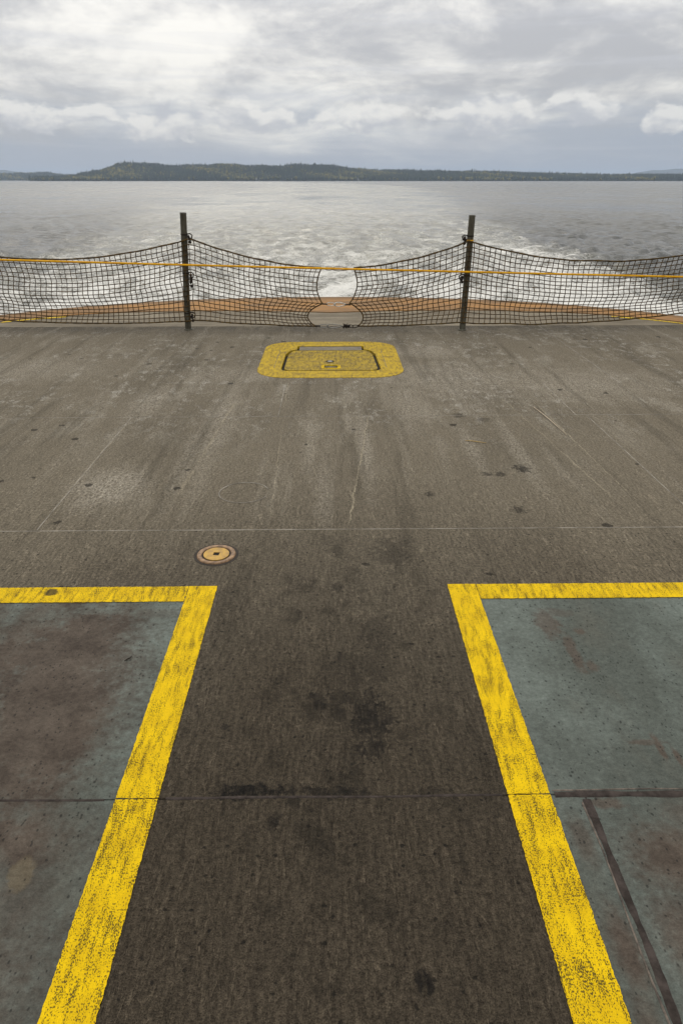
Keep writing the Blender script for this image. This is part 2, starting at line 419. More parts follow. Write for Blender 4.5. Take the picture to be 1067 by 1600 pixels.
simple('seam_lip', (.19, .155, .125), .7, c2=(.045, .037, .032), scale=22)
simple('pit_black', (.012, .011, .010), .8)  # near-black for hatch pit and key hole, shade put into the colour
simple('post_metal', (.115, .108, .078), .5, c2=(.048, .040, .026), scale=14, bump=.25, bscale=70, stretch=(1, 1, .35))
simple('post_rim', (.26, .25, .22), .5)
simple('lashing', (.035, .026, .018), .85, c2=(.015, .012, .010), scale=60)
simple('border_rope', (.130, .078, .018), .85, c2=(.022, .016, .009), scale=38, bump=.6, bscale=120)
simple('netting_cord', (.125, .075, .025), .8, c2=(.022, .015, .007), scale=26)
simple('yellow_rope', (.86, .45, .004), .6, c2=(.66, .30, .004), scale=30, bump=.5, bscale=150)
simple('steel', (.62, .61, .57), .35, metal=.55, var=.35, scale=40)
simple('dull_steel', (.30, .29, .26), .5, metal=.3, var=.4, scale=40)
simple('bronze_ring', (.34, .21, .11), .5, c2=(.13, .080, .048), scale=45, bump=.4, bscale=120)
simple('plug_yellow', (.50, .30, .055), .55, c2=(.33, .20, .06), scale=40, bump=.3, bscale=120)
simple('groove', (.042, .034, .027), .8)
simple('hinge_plate', (.155, .125, .075), .6, c2=(.085, .072, .055), scale=16, bump=.3)
simple('straw', (.55, .38, .15), .7)
simple('pale_wood', (.55, .45, .33), .7)
simple('hull_paint', (.30, .31, .30), .5, scale=2)

m, s, b = material('end_plate')
P = s.pos(); x, y, z = s.sep(P); P0 = s.comb(x, y, 0)
a1 = s.noise(s.sc(P0, (.9, 3.2, 1)), 1, 6, .62); a2 = s.noise(P0, 12, 5, .65); a3 = s.noise(P0, 90, 3, .6)
c = s.mix(s.sm(a1, .36, .64), (.125, .103, .070), (.225, .192, .138))
c = s.mix(s.mul(s.sm(a2, .52, .7), .5), c, (.075, .062, .045))
c = s.mix(s.mul(s.sm(s.noise(s.sc(P0, (.6, 9, 1)), 1, 4, .6), .56, .68), .5), c, (.06, .05, .04))
s.put(b.inputs['Base Color'], s.vm('MULTIPLY', c, s.comb(*[s.add(.8, s.mul(a3, .4))] * 3)))
b.inputs['Roughness'].default_value = .75; b.inputs['Specular IOR Level'].default_value = .1
s.put(b.inputs['Normal'], s.bump(s.add(a2, s.mul(a3, .4)), .4, .006))

m, s, b = material('rust_strip')
P = s.pos(); x, y, z = s.sep(P); P0 = s.comb(x, y, 0)
a1 = s.noise(s.sc(P0, (.8, 2.6, 1)), 1, 6, .62); a2 = s.noise(s.sc(P0, (3, 9, 1)), 1, 5, .65); a3 = s.noise(P0, 80, 3, .6)
c = s.mix(s.sm(a1, .36, .64), (.205, .118, .052), (.350, .178, .056))
c = s.mix(s.mul(s.sm(a2, .5, .68), .55), c, (.155, .105, .062))
edge_y = s.sub(11.17, s.add(s.mul(s.mul(x, x), .05), s.mul(s.m('POWER', s.m('ABSOLUTE', x), 4.0), .0013)))
c = s.mix(s.mul(s.sm(s.add(s.sub(edge_y, y), s.mul(s.sub(a2, .5), .2)), .42, .16), .75), c, (.120, .072, .034))
s.put(b.inputs['Base Color'], s.vm('MULTIPLY', c, s.comb(*[s.add(.8, s.mul(a3, .4))] * 3)))
b.inputs['Roughness'].default_value = .75; b.inputs['Specular IOR Level'].default_value = .1
s.put(b.inputs['Normal'], s.bump(s.add(a2, s.mul(a3, .4)), .4, .006))

# water: dark body, sky in the ripples, foam from the screws
m, s, b = material('water')
P = s.pos(); x, y, z = s.sep(P); P0 = s.comb(x, y, 0)
fo = s.attr('foam').outputs['Fac']; wk0 = s.attr('wake').outputs['Fac']
gust = s.noise(s.sc(P0, (1, .55, 1)), .035, 10, .80, .3)
gust = s.sm(gust, .36, .64)
wk = s.mul(wk0, s.sm(s.add(wk0, s.mul(s.sub(gust, .5), 1.1)), .05, .75))
warpv = s.vm('ADD', P0, s.sc(s.vm('SUBTRACT', s.noise(P0, .22, 4, .6, color=True), (.5, .5, .5)), 5.0))
f1 = s.noise(s.sc(warpv, (1, .42, 1)), .42, 7, .66, .6)
f2 = s.noise(warpv, 1.5, 5, .65, .4)
veins = s.sub(1.0, s.m('ABSOLUTE', s.mul(s.sub(f2, .5), 5.0)))
patch = s.add(s.mul(f1, .62), s.add(s.mul(veins, .14), s.mul(s.noise(P0, 5.0, 3, .7), .24)))
foam = s.sm(s.add(patch, s.mul(s.sub(fo, .5), .55)), s.add(.585, s.mul(fo, .03)), .80)
foam = s.mul(foam, s.sm(fo, .02, .12))
churn = s.sm(s.add(s.mul(f1, .65), s.mul(s.noise(s.sc(P0, (1, .6, 1)), 1.1, 5, .68, .5), .35)), .38, .62)
body = s.mix(s.mul(wk, s.add(.25, s.mul(churn, .75))), s.mix(gust, (.032, .034, .029), (.085, .085, .070)), (.345, .335, .275))
s.put(b.inputs['Base Color'], s.mix(foam, body, (.70, .69, .645)))
s.put(b.inputs['Roughness'], s.add(s.add(s.sm(s.vm('LENGTH', P0), 20.0, 600.0, .08, .16), s.mul(gust, .16)), s.mul(foam, .45)))
b.inputs['IOR'].default_value = 1.333
b.inputs['Specular IOR Level'].default_value = .5
w1 = s.noise(s.sc(P0, (.75, 1.15, 1)), .75, 6, .66, .4)
w2 = s.noise(s.sc(P0, (1, 1.2, 1)), 4.5, 3, .6, .3)
rng_ = s.vm('LENGTH', P0)
nearw = s.m('DIVIDE', 1.0, s.add(1.0, s.mul(rng_, 1 / 170.)))
gm = s.add(.55, s.mul(gust, .9))
gm = s.mul(gm, s.sub(1.0, s.mul(wk0, s.sm(rng_, 60.0, 250.0, .1, .6))))
hw = s.add(s.mul(s.mul(s.mul(w1, 1.05), gm), s.m('POWER', nearw, .40)), s.add(s.mul(s.mul(w2, .20), nearw), s.mul(foam, .12)))
s.put(b.inputs['Normal'], s.bump(hw, .85, .6))

m, s, b = material('hill_ground')
n = s.noise(s.pos(), .02, 5, .6)
s.put(b.inputs['Base Color'], s.mix(n, (.022, .032, .014), (.050, .058, .026))); b.inputs['Roughness'].default_value = .9
m, s, b = material('foliage')
s.put(b.inputs['Base Color'], s.attr('tint').outputs['Color']); b.inputs['Roughness'].default_value = .85
b.inputs['Specular IOR Level'].default_value = .2
simple('far_ridge', (.045, .055, .050), .9, scale=.01)
simple('house_wall', (.75, .73, .69), .7, scale=.2)
simple('house_roof', (.16, .13, .12), .7, scale=.2)
simple('boat_white', (.8, .8, .79), .5, scale=.3)

# ------------------------------------------------------------------ the ferry's car deck
def edge(x): return 11.17 - .05 * x * x - .0013 * x ** 4
outline = [(-7.6, -9), (7.6, -9)] + [(xx, edge(xx)) for xx in np.linspace(7.6, -7.6, 77)]
V, F = prism(outline, -.032, -.55)
deck = link('deck', mesh('deck', V, F), 'deck'); tag(deck, kind='structure')
hullo = [(q * .97, r_ - .25) for q, r_ in outline]
V, F = prism(hullo, -.551, -5.2)
hull = link('hull', mesh('hull', V, F), 'hull_paint', deck)

GAP = .0015
def plate(x0, x1, y0, y1):
    g = GAP; e = .0015
    X = (x0 + g, x1 - g); Y = (y0 + g, y1 - g)
    P = [(X[0], Y[0]), (X[1], Y[0]), (X[1], Y[1]), (X[0], Y[1])]
    Q = [(X[0] + e, Y[0] + e), (X[1] - e, Y[0] + e), (X[1] - e, Y[1] - e), (X[0] + e, Y[1] - e)]
    V = [(a, c_, 0) for a, c_ in Q] + [(a, c_, -e) for a, c_ in P] + [(a, c_, -.03) for a, c_ in P]
    F = [(0, 1, 2, 3)]
    for i in range(4):
        j = (i + 1) % 4
        F += [(i, 4 + i, 4 + j, j), (4 + i, 8 + i, 8 + j, 4 + j)]
    return link('deck_plate', mesh('deck_plate', V, F), 'deck' if y0 < 3 else 'deck_far', deck)
Y0, Y1, Y2, Y3, YE = 1.455, 3.185, 5.10, 6.02, 8.735
HX0, HX1, HY0, HY1 = -.56, .54, 6.40, 7.66
rows = [(-6.0, Y0, (-5.4, -2.6, .745, 3.2, 5.4)), (Y0, Y1, (-5.4, -3.4, -1.9, 1.46, 3.6, 5.4)),
        (Y1, Y2, (-5.4, -3.6, -1.55, 1.98, 3.9, 5.4)), (Y2, Y3, (-5.4, -3.6, -.42, 1.9, 3.9, 5.4))]
for y0, y1, xs in rows:
    for a, c_ in zip(xs[:-1], xs[1:]): plate(a, c_, y0, y1)
for a, c_ in ((-5.4, -2.9), (2.6, 5.4)): plate(a, c_, Y3, YE)
def rc(x0, x1, y0, y1): return [(x0, y0), (x1, y0), (x1, y1), (x0, y1)]
V, F = ring_strip(rc(-2.9 + GAP, 2.6 - GAP, Y3 + GAP, YE - GAP), rc(HX0, HX1, HY0, HY1), 0, -.03, (-.01, 7.0))
link('deck_plate', mesh('deck_plate', V, F), 'deck_far', deck)

# weld seams in the joints: wandering beads
def seam(pts, wd, hgt, mat, jit=.15, step=.018, z=0.0, name='weld_seam'):
    (xa, ya), (xb, yb) = pts; L = math.hypot(xb - xa, yb - ya); n = max(2, int(L / step))
    tx, ty = (xb - xa) / L, (yb - ya) / L; nx, ny = -ty, tx
    V = []; F = []; ph = random.random() * 50
    for i in range(n + 1):
        q = i / n; cx, cy_ = xa + (xb - xa) * q, ya + (yb - ya) * q
        o_ = mnoise.noise(Vector((q * L * 3.1, ph, 0))) * wd * jit * 2
        ww = wd * (1 + .35 * mnoise.noise(Vector((q * L * 9, ph, 5))) + .30 * mnoise.noise(Vector((q * L * 31, ph, 6))))
        hh_ = hgt * (1 + .5 * mnoise.noise(Vector((q * L * 17, ph, 9))))
        for e, h_ in ((-.5, -.004), (-.28, hh_ * .75), (0, hh_), (.28, hh_ * .75), (.5, -.004)):
            V.append((cx + nx * (e * ww + o_), cy_ + ny * (e * ww + o_), z + h_))
    for i in range(n):
        for j in range(4):
            a = i * 5 + j; F.append((a, a + 1, a + 6, a + 5) if tx * 1 >= 0 else (a, a + 5, a + 6, a + 1))
    return link(name, mesh(name, V, F, True), mat, deck)
seam(((-5.4, Y0), (-.68, Y0)), .012, .0012, 'seam_dark'); seam(((-.50, Y0), (.50, Y0)), .014, .0012, 'seam_dark')
seam(((.655, Y0), (5.4, Y0 + .006)), .030, .0035, 'seam_dark', .12)
seam(((.652, Y0 + .0145), (2.4, Y0 + .0185)), .006, .0022, 'seam_lip', .5)
seam(((.745, Y0 - .02), (.735, -.5)), .030, .003, 'seam_dark', .30)
seam(((.7295, Y0 - .03), (.7195, -.5)), .007, .0032, 'seam_lip', .55)
seam(((-5.4, Y1), (5.4, Y1)), .011, .0012, 'seam_pale', .1)
seam(((-5.4, Y2 - .03), (5.4, Y2 + .02)), .010, .0010, 'seam_pale', .1)
seam(((-5.4, Y3), (5.4, Y3)), .010, .0008, 'deck_far', .1)
for xs, ya, yb, mt in ((-1.9, Y0, Y1, 'deck'), (1.46, Y0, Y1, 'deck'), (-1.55, Y1, Y2, 'seam_pale'), (1.98, Y1, Y2, 'seam_pale'), (-.42, Y2, Y3, 'seam_pale'), (1.9, Y2, Y3, 'seam_pale'), (-2.9, Y3, YE, 'deck_far'), (2.6, Y3, YE, 'seam_pale'), (-3.6, Y1, Y2, 'deck_far'), (3.6, Y0, Y1, 'deck')):
    seam(((xs, ya + .01), (xs, yb - .01)), .010, .0010, mt, .1)
# faint welded circle where an old fitting was cut off
mb = MB(); mb.tube([(-.52 + .145 * math.cos(q), 3.66 + .145 * math.sin(q), .0) for q in np.linspace(.3, 5.9, 40)], .0042, 6)
mb.build('weld_seam', 'seam_pale', deck, True)

# end of the deck: bare plate, groove, rust-brown curved strip
xs = np.linspace(-5.9, 5.9, 119)
def inner(x_): return edge(x_) - max(.70, 1.48 - .19 * abs(x_))
V = []; F = []
for x_ in xs:
    yi = max(inner(x_) - .012, YE + .02)
    for q in (0, 1): V.append((x_, (YE + .006, yi)[q], -.001)); 
    V.append((x_, YE + .006, -.03)); V.append((x_, yi, -.03))
for i in range(len(xs) - 1):
    a = 4 * i; c_ = a + 4
    F += [(a, c_, c_ + 1, a + 1), (a + 2, c_ + 2, c_, a), (a + 1, c_ + 1, c_ + 3, a + 3)]
link('end_plate', mesh('end_plate', V, F), 'end_plate', deck)
V = []; F = []; K = 7
for x_ in xs:
    yi = max(inner(x_) + .012, YE + .03); ye = edge(x_)
    prof = [(yi, -.03), (yi, .006), (yi + (ye - yi) * .5, .008), (ye - .10, .006), (ye - .04, -.006), (ye + .012, -.05), (ye + .012, -.24)]
    V += [(x_, a, c_) for a, c_ in prof]
for i in range(len(xs) - 1):
    for j in range(K - 1):
        a = i * K + j; F.append((a, a + K, a + K + 1, a + 1))
link('rubbing_strip', mesh('rubbing_strip', V, F), 'rust_strip', deck)

# painted lane lines
def ragged(P, step=.007, amp=.0022):
    out_ = []
    for (xa, ya), (xb, yb) in zip(P, P[1:] + P[:1]):
        L = math.hypot(xb - xa, yb - ya); n = max(1, int(L / step)); nx, ny = (yb - ya) / L, -(xb - xa) / L
        for i in range(n):
            q = i / n; px, py = xa + (xb - xa) * q, ya + (yb - ya) * q
            a = amp * (mnoise.noise(Vector((px * 60, py * 60, 3))) + 1.0 * mnoise.noise(Vector((px * 190, py * 190, 8)))) if i else 0
            out_.append((px + nx * a, py + ny * a))
    return out_
def strip_sheet(pieces, name, mat, label):
    """each piece: (x0,x1,y0,y1); ragged long edges, 2.5 mm above the plates"""
    bm = bmesh.new()
    for x0, x1, y0, y1 in pieces:
        P = ragged([(x0, y0), (x1, y0), (x1, y1), (x0, y1)])
        vs_ = [bm.verts.new((a, c_, .0028)) for a, c_ in P]
        bm.faces.new(vs_)
    bmesh.ops.triangulate(bm, faces=bm.faces[:])
    me = bpy.data.meshes.new(name); bm.to_mesh(me); bm.free()
    o = link(name, me, mat, deck); o['label'] = label; return o
strip_sheet([(-.648, -.522, -3, Y0 - .002), (-.648, -.522, Y0 + .002, 2.632)], 'painted_line', 'line_paint', 'worn yellow line along the lane, beside the purplish stained green paint')
strip_sheet([(-5.3, -.6505, 2.508, 2.63)], 'painted_line', 'line_paint', 'worn yellow line across the deck near the round brass plug')
strip_sheet([(.515, .642, -3, Y0 - .002), (.515, .642, Y0 + .002, 2.634)], 'painted_line', 'line_paint', 'worn yellow line along the lane, beside the heavy weld seam')
strip_sheet([(.6445, 5.3, 2.512, 2.632)], 'painted_line', 'line_paint', 'worn yellow line across the deck above the clean green paint')
bm = bmesh.new()
for sgn, xa, xb in ((-1, 3.55, 4.25), (1, 3.75, 4.6)):
    qs = np.linspace(xa, xb, 12)
    up = [bm.verts.new((sgn * q, inner(q) - .05 - .02, .0025)) for q in qs]; lo = [bm.verts.new((sgn * q, inner(q) - .15, .0025)) for q in qs]
    for i in range(11): bm.faces.new((lo[i], lo[i + 1], up[i + 1], up[i]) if sgn > 0 else (lo[i + 1], lo[i], up[i], up[i + 1]))
me = bpy.data.meshes.new('painted_line'); bm.to_mesh(me); bm.free()
link('painted_line', me, 'line_paint', deck)['label'] = 'short yellow dashes near the rust-brown curved edge'

# ------------------------------------------------------------------ hatch
hatch = empty('deck_hatch', (-.01, 7.03, 0))
tag(hatch, 'flush hatch cover in a faded yellow rounded border near the net gap', 'hatch')
def rel(o, parent, plain=False):
    if plain: o.parent = parent; return o
    o.parent = parent; o.matrix_parent_inverse = Matrix.Translation(parent.location).inverted(); return o
def rrect(x0, x1, y0, y1, r, n=8):
    P = []
    for cx, cy_, a0 in ((x1 - r, y0 + r, -90), (x1 - r, y1 - r, 0), (x0 + r, y1 - r, 90), (x0 + r, y0 + r, 180)):
        for i in range(n + 1):
            q = R(a0 + 90 * i / n); P.append((cx + r * math.cos(q), cy_ + r * math.sin(q)))
    return P
outl = [(-.44, 6.485), (.42, 6.485), (.455, 6.51), (.475, 6.56), (.455, 7.18), (.425, 7.32), (.385, 7.385), (.345, 7.40), (.345, 7.57), (-.375, 7.57), (-.375, 7.40), (-.415, 7.385), (-.455, 7.32), (-.485, 7.18), (-.495, 6.56), (-.475, 6.51)]
HC = (-.012, 7.0)
V, F = ring_strip(ragged(rrect(-.72, .69, 6.235, 7.79, .30), .03, .004), outl, .0035, -.031, HC)
rel(link('painted_border', mesh('painted_border', V, F), 'hatch_paint'), hatch)
cov = [p for p in outl if p[1] < 7.395]
cov = [(HC[0] + (a - HC[0]) * .935, 6.95 + (c_ - 6.95) * .935) for a, c_ in cov]
slot = [(-.075, 6.60), (.055, 6.60), (.055, 6.695), (-.075, 6.695)]
V, F = ring_strip(cov, slot, .002, -.031, (-.01, 6.65))
cover = rel(link('cover_plate', mesh('cover_plate', V, F), 'lid_paint'), hatch)
V, F = prism([(-.352, 7.375), (.322, 7.375), (.322, 7.548), (-.352, 7.548)], .001, -.03)
rel(link('hinge_plate', mesh('hinge_plate', V, F), 'hinge_plate'), hatch)
V, F = prism(rrect(-.54, .52, 6.42, 7.64, .02, 2), -.027, -.031)
rel(link('pit_shade_sheet', mesh('pit_shade_sheet', V, F), 'pit_black'), hatch)  # black sheet standing in for the shade down the gap and handle slot
V, F = ring_strip(rrect(-.105, .085, 6.575, 6.72, .02, 3), slot, .0045, .001, (-.01, 6.65))
rel(link('handle_recess', mesh('handle_recess', V, F), 'line_paint'), cover, True)
mb = MB(); mb.tube([(-.07, 6.655, -.004), (.05, 6.655, -.004)], .006, 8); rel(mb.build('lifting_bar', 'dull_steel', None, True), cover, True)
mb = MB(); mb.lathe([(.042, .002), (.042, .006), (.034, .007)], (-.02, 6.86, 0), 24); rel(mb.build('bolt_ring', 'groove', None), cover, True)
mb = MB(); mb.lathe([(.027, .002), (.027, .006), (.020, .008), (.0, .008)], (-.02, 6.86, 0), 20); rel(mb.build('bolt', 'dull_steel', None, True), cover, True)
seam(((-.565, 6.6), (-.555, 7.35)), .012, .0045, 'hinge_plate', .1).name = 'raised_rib'
seam(((.535, 6.6), (.525, 7.35)), .012, .0045, 'hinge_plate', .1).name = 'raised_rib'

# ------------------------------------------------------------------ round deck plug
plug = empty('deck_plug', (-.57, 2.92, 0))
tag(plug, 'round brass plug with yellow centre and square key hole, flush in deck', 'deck plug')
PC = (-.57, 2.92, 0)
def circ(r_, n=40): return [(PC[0] + r_ * math.cos(2 * math.pi * i / n), PC[1] + r_ * math.sin(2 * math.pi * i / n)) for i in range(n)]
mb = MB(); mb.lathe([(.108, -.002), (.108, .0015), (.094, .0015)], PC, 48); rel(mb.build('weld_ring', 'groove', None), plug)
mb = MB(); mb.lathe([(.094, .0), (.093, .006), (.088, .0075), (.075, .0075), (.0715, .006), (.071, .001)], PC, 48); rel(mb.build('rim', 'bronze_ring', None, True), plug)
mb = MB(); mb.lathe([(.072, .002), (.062, .0022), (.0, .0022)], PC, 48); rel(mb.build('groove', 'groove', None), plug)
a = R(38); sq = [(PC[0] + .015 * math.sqrt(2) * math.cos(a + i * math.pi / 2), PC[1] + .015 * math.sqrt(2) * math.sin(a + i * math.pi / 2)) for i in range(4)]
V, F = ring_strip(circ(.062), sq, .0072, .0023, PC)
rel(link('cap', mesh('cap', V, F), 'plug_yellow'), plug)
V, F = prism(sq, .0032, .0024); rel(link('key_hole', mesh('key_hole', V, F), 'pit_black'), plug)

# ------------------------------------------------------------------ net posts
def post(base, top, label, knots):
    base, top = Vector(base), Vector(top)
    e = empty('net_post', base); tag(e, label, 'post', 'pipe posts carrying the safety net')
    ax = (top - base); L = ax.length; q = Vector((0, 0, 1)).rotation_difference(ax.normalized()).to_matrix()
    mb = MB(); mb.lathe([(.037, 0), (.037, L - .008), (.037, L), (.030, L), (.030, L - .25), (0, L - .25)], (0, 0, 0), 20, q); mb.build('pipe', 'post_metal', e, True)
    me = e.children[0].data
    mb = MB(); mb.lathe([(.0372, L - .004), (.0372, L + .002), (.0295, L + .002), (.0295, L - .004)], (0, 0, 0), 20, q); mb.build('rim', 'post_rim', e)
    mb = MB(); mb.lathe([(.050, 0), (.050, .010), (.041, .016), (.0375, .016)], (0, 0, 0), 20); mb.build('socket', 'post_metal', e, True)
    for z_, side, kind in knots:
        c_ = q @ Vector((0, 0, z_))
        mb = MB(); mb.lathe([(.0385, z_ - .008), (.041, z_ - .004), (.041, z_ + .004), (.0385, z_ + .008)], (0, 0, 0), 16, q)
        lug = mb.build('hook_band', 'lashing', e, True)
        mb = MB(); mb.tube([c_ + Vector(v_) for v_ in ((side * .036, -.006, .006), (side * .075, -.016, .010), (side * .098, -.03, -.008), (side * .090, -.04, -.04), (side * .070, -.045, -.045))], .0075, 6)
        mb.build('hook', 'lashing', lug, True)
        mb = MB()
        for i in range(5 if kind else 3):
            mb.blob(c_ + Vector((side * (.055 + .02 * random.random()), -.042 - .01 * random.random(), -.02 - .03 * i * (.7 + .4 * random.random()))), (.017, .015, .019))
        if kind: mb.tube([c_ + Vector((side * .06, -.045, -.04)), c_ + Vector((side * .015, -.05, -.075)), c_ + Vector((-side * .02, -.046, -.085))], .006, 5)
        mb.build('lashing', 'lashing', lug, True)
    return e
LP0, LP1 = (-1.755, 8.52, 0), (-1.685, 8.52, 1.315)
RP0, RP1 = (1.590, 8.45, 0), (1.605, 8.45, 1.290)
post(LP0, LP1, 'grey olive pipe post leaning slightly, knotted lashing halfway up', ((1.085, 1, 0), (.66, 1, 1), (.20, 1, 0)))
post(RP0, RP1, 'upright grey pipe post with open hollow top and orange tie', ((1.07, -1, 0), (.64, -1, 0)))
post((-4.98, 8.59, 0), (-4.96, 8.59, 1.3), 'pipe post at the outer end of the net by the yellow dash', ((1.07, 1, 0), (.62, 1, 0)))
post((4.88, 8.38, 0), (4.89, 8.38, 1.3), 'pipe post at the outer end of the net with lower rope tied high', ((1.07, -1, 0), (.62, -1, 0)))

# ------------------------------------------------------------------ the two net panels
def ynet(x_): return 8.435 - .0209 * x_
XP = [-4.93, -1.66, 1.56, 4.85]
def span3(x_, pts):
    """sagging curve through posts: list of (xa, za, xb, zb, xmin, zmin) spans"""
    for xa, za, xb, zb, xm, zm in pts:
        if xa - 1e-6 <= x_ <= xb + 1e-6:
            if x_ < xm: return zm + (za - zm) * ((xm - x_) / (xm - xa)) ** 2
            return zm + (zb - zm) * ((x_ - xm) / (xb - xm)) ** 2
    return pts[0][1] if x_ < pts[0][0] else pts[-1][3]
TOP = [(-4.93, 1.04, -1.63, 1.045, -3.28, .815), (-1.63, 1.045, 1.58, 1.02, .08, .722), (1.58, 1.02, 4.86, 1.03, 3.15, .800)]
MID = [(-4.93, .62, -1.63, .60, -3.3, .405), (-1.63, .60, 1.58, .585, .08, .318), (1.58, .585, 4.86, .60, 3.1, .43)]
BOT = [(-4.93, .20, -1.63, .125, -2.7, .085), (-1.63, .125, 1.58, .10, .08, .055), (1.58, .10, 4.86, .32, 2.3, .085)]
def dpost(x_): return min(abs(x_ - p) for p in XP)
NH = 8
def net_point(x_, r_, side):
    """x on the panel, r_ row 0..16 -> point"""
    zt, zm, zb = span3(x_, TOP), span3(x_, MID), span3(x_, BOT)
    if r_ <= NH: q = r_ / NH; z_ = zt + (zm - zt) * q; sg = math.sin(math.pi * q); amp = .07
    else: q = (r_ - NH) / NH; z_ = zm + (zb - zm) * q; sg = math.sin(math.pi * q); amp = .11
    A = amp * (1 - math.exp(-dpost(x_) / .55))
    z_ -= .018 * sg * (1 - math.exp(-dpost(x_) / .4))
    y_ = ynet(x_) + A * sg + .05 * (1 - math.exp(-dpost(x_) / .4)) * 0
    wx = .022 * mnoise.noise(Vector((x_ * 2.3, r_ * .35, 1))) ; wz = .012 * mnoise.noise(Vector((x_ * 3.1, r_ * .5, 7)))
    # free end at the gap bows between its three clips
    if side < 0:
        xe0 = -.115 + (.012 if r_ == NH else 0) if r_ <= NH else -.10 + (-.075) * (r_ - NH) / NH
        bow = -.062 * math.sin(math.pi * min(1, r_ / NH)) if r_ <= NH else -.155 * math.sin(math.pi * (r_ - NH) / NH) ** .8
        dist = max(0, -.115 - x_)
        sh = (xe0 + .115 + bow) * math.exp(-dist / .50)
    else:
        xe0 = .262 - .05 * (r_ / NH) if r_ <= NH else .212 + .10 * (r_ - NH) / NH
        bow = .068 * math.sin(math.pi * r_ / NH) if r_ <= NH else .115 * math.sin(math.pi * (r_ - NH) / NH) ** .8
        dist = max(0, x_ - .262)
        sh = (xe0 - .262 + bow) * math.exp(-dist / .50)
    k_ = 1 if dist > .01 else 0
    return Vector((x_ + sh + wx * k_, y_ + .01 * mnoise.noise(Vector((x_ * 2, r_ * .4, 3))), z_ + wz))
def panel(side, label):
    xa, xb = (-4.93, -.115) if side < 0 else (.262, 4.85)
    n = int(round((xb - xa) / .0625)); X = np.linspace(xa, xb, n + 1)
    if side < 0:   # closer cells near the clipped end
        X = X[0] + (X[-1] - X[0]) * (1 - (1 - np.linspace(0, 1, n + 1)) ** 1.02)
    G = [[net_point(float(x_), r_, side) for r_ in range(2 * NH + 1)] for x_ in X]
    e = empty('safety_net', ((xa + xb) / 2, 8.44, 0)); tag(e, label, 'safety net', 'net panels across the end of the deck')
    mb = MB()
    for i in range(n + 1):
        mb.tube(G[i], .0048, 4, caps=False)
    for r_ in range(1, 2 * NH):
        mb.tube([G[i][r_] for i in range(n + 1)], .0048, 4, caps=False)
    for i in range(n + 1):      # knots
        for r_ in range(1, 2 * NH):
            p = G[i][r_]; k_ = .0085
            mb.put([p + Vector(v_) * k_ for v_ in ((1, 0, 0), (-1, 0, 0), (0, 1, 0), (0, -1, 0), (0, 0, 1), (0, 0, -1))],
                   [(0, 2, 4), (2, 1, 4), (1, 3, 4), (3, 0, 4), (2, 0, 5), (1, 2, 5), (3, 1, 5), (0, 3, 5)])
    o = rel(mb.build('netting', 'netting_cord', None, True), e); o['kind'] = 'stuff'
    off = Vector((0, -.004, 0))
    mb = MB(); mb.tube([G[i][0] + off for i in range(n + 1)], [.0085 + .0025 * (i % 2) for i in range(n + 1)], 6); rel(mb.build('top_rope', 'border_rope', None, True), e)
    mb = MB(); mb.tube([G[i][2 * NH] + off for i in range(n + 1)], [.0075 + .002 * (i % 2) for i in range(n + 1)], 6); rel(mb.build('bottom_rope', 'border_rope', None, True), e)
    mb = MB(); j = n if side < 0 else 0
    fine = [net_point(-.115 if side < 0 else .262, r_, side) + off for r_ in np.linspace(0, 2 * NH, 49)]
    mb.tube(fine, .0078, 6); rel(mb.build('end_rope', 'border_rope', None, True), e)
    mb = MB(); mb.tube([G[i][NH] for i in range(n + 1)], .0042, 5); rel(mb.build('middle_rope', 'border_rope', None, True), e)
    return e, G
netL, GL = panel(-1, 'brown cord safety net panel hung on the leaning post with halfway lashing')
netR, GR = panel(1, 'brown cord safety net panel hung on the hollow-topped upright post')

# yellow line stretched in front of the net
mb = MB(); pts = []
for q in np.linspace(0, 1, 60):
    xx = -4.98 + 9.86 * q
    zz = .860 + (.618 - .860) * q - .022 * math.sin(math.pi * q) * .6
    pts.append((xx, min(8.358, ynet(xx) - .055), zz))
pts = [(-4.98, 8.545, .862)] + pts + [(4.89, 8.335, .617)]
mb.tube(pts, .0115, 8)
rope = mb.build('rope', 'yellow_rope', None, True); tag(rope, 'taut orange-yellow rope stretched in front of both nets', 'rope')
# small free tie of the rope around the hollow post
mb = MB(); mb.lathe([(.039, 1.015), (.045, 1.022), (.039, 1.029)], (1.602, 8.45, 0), 14)
tie = mb.build('rope_tie', 'yellow_rope', None, True); tag(tie, 'orange rope tie around the hollow-topped post at the net top', 'tie')

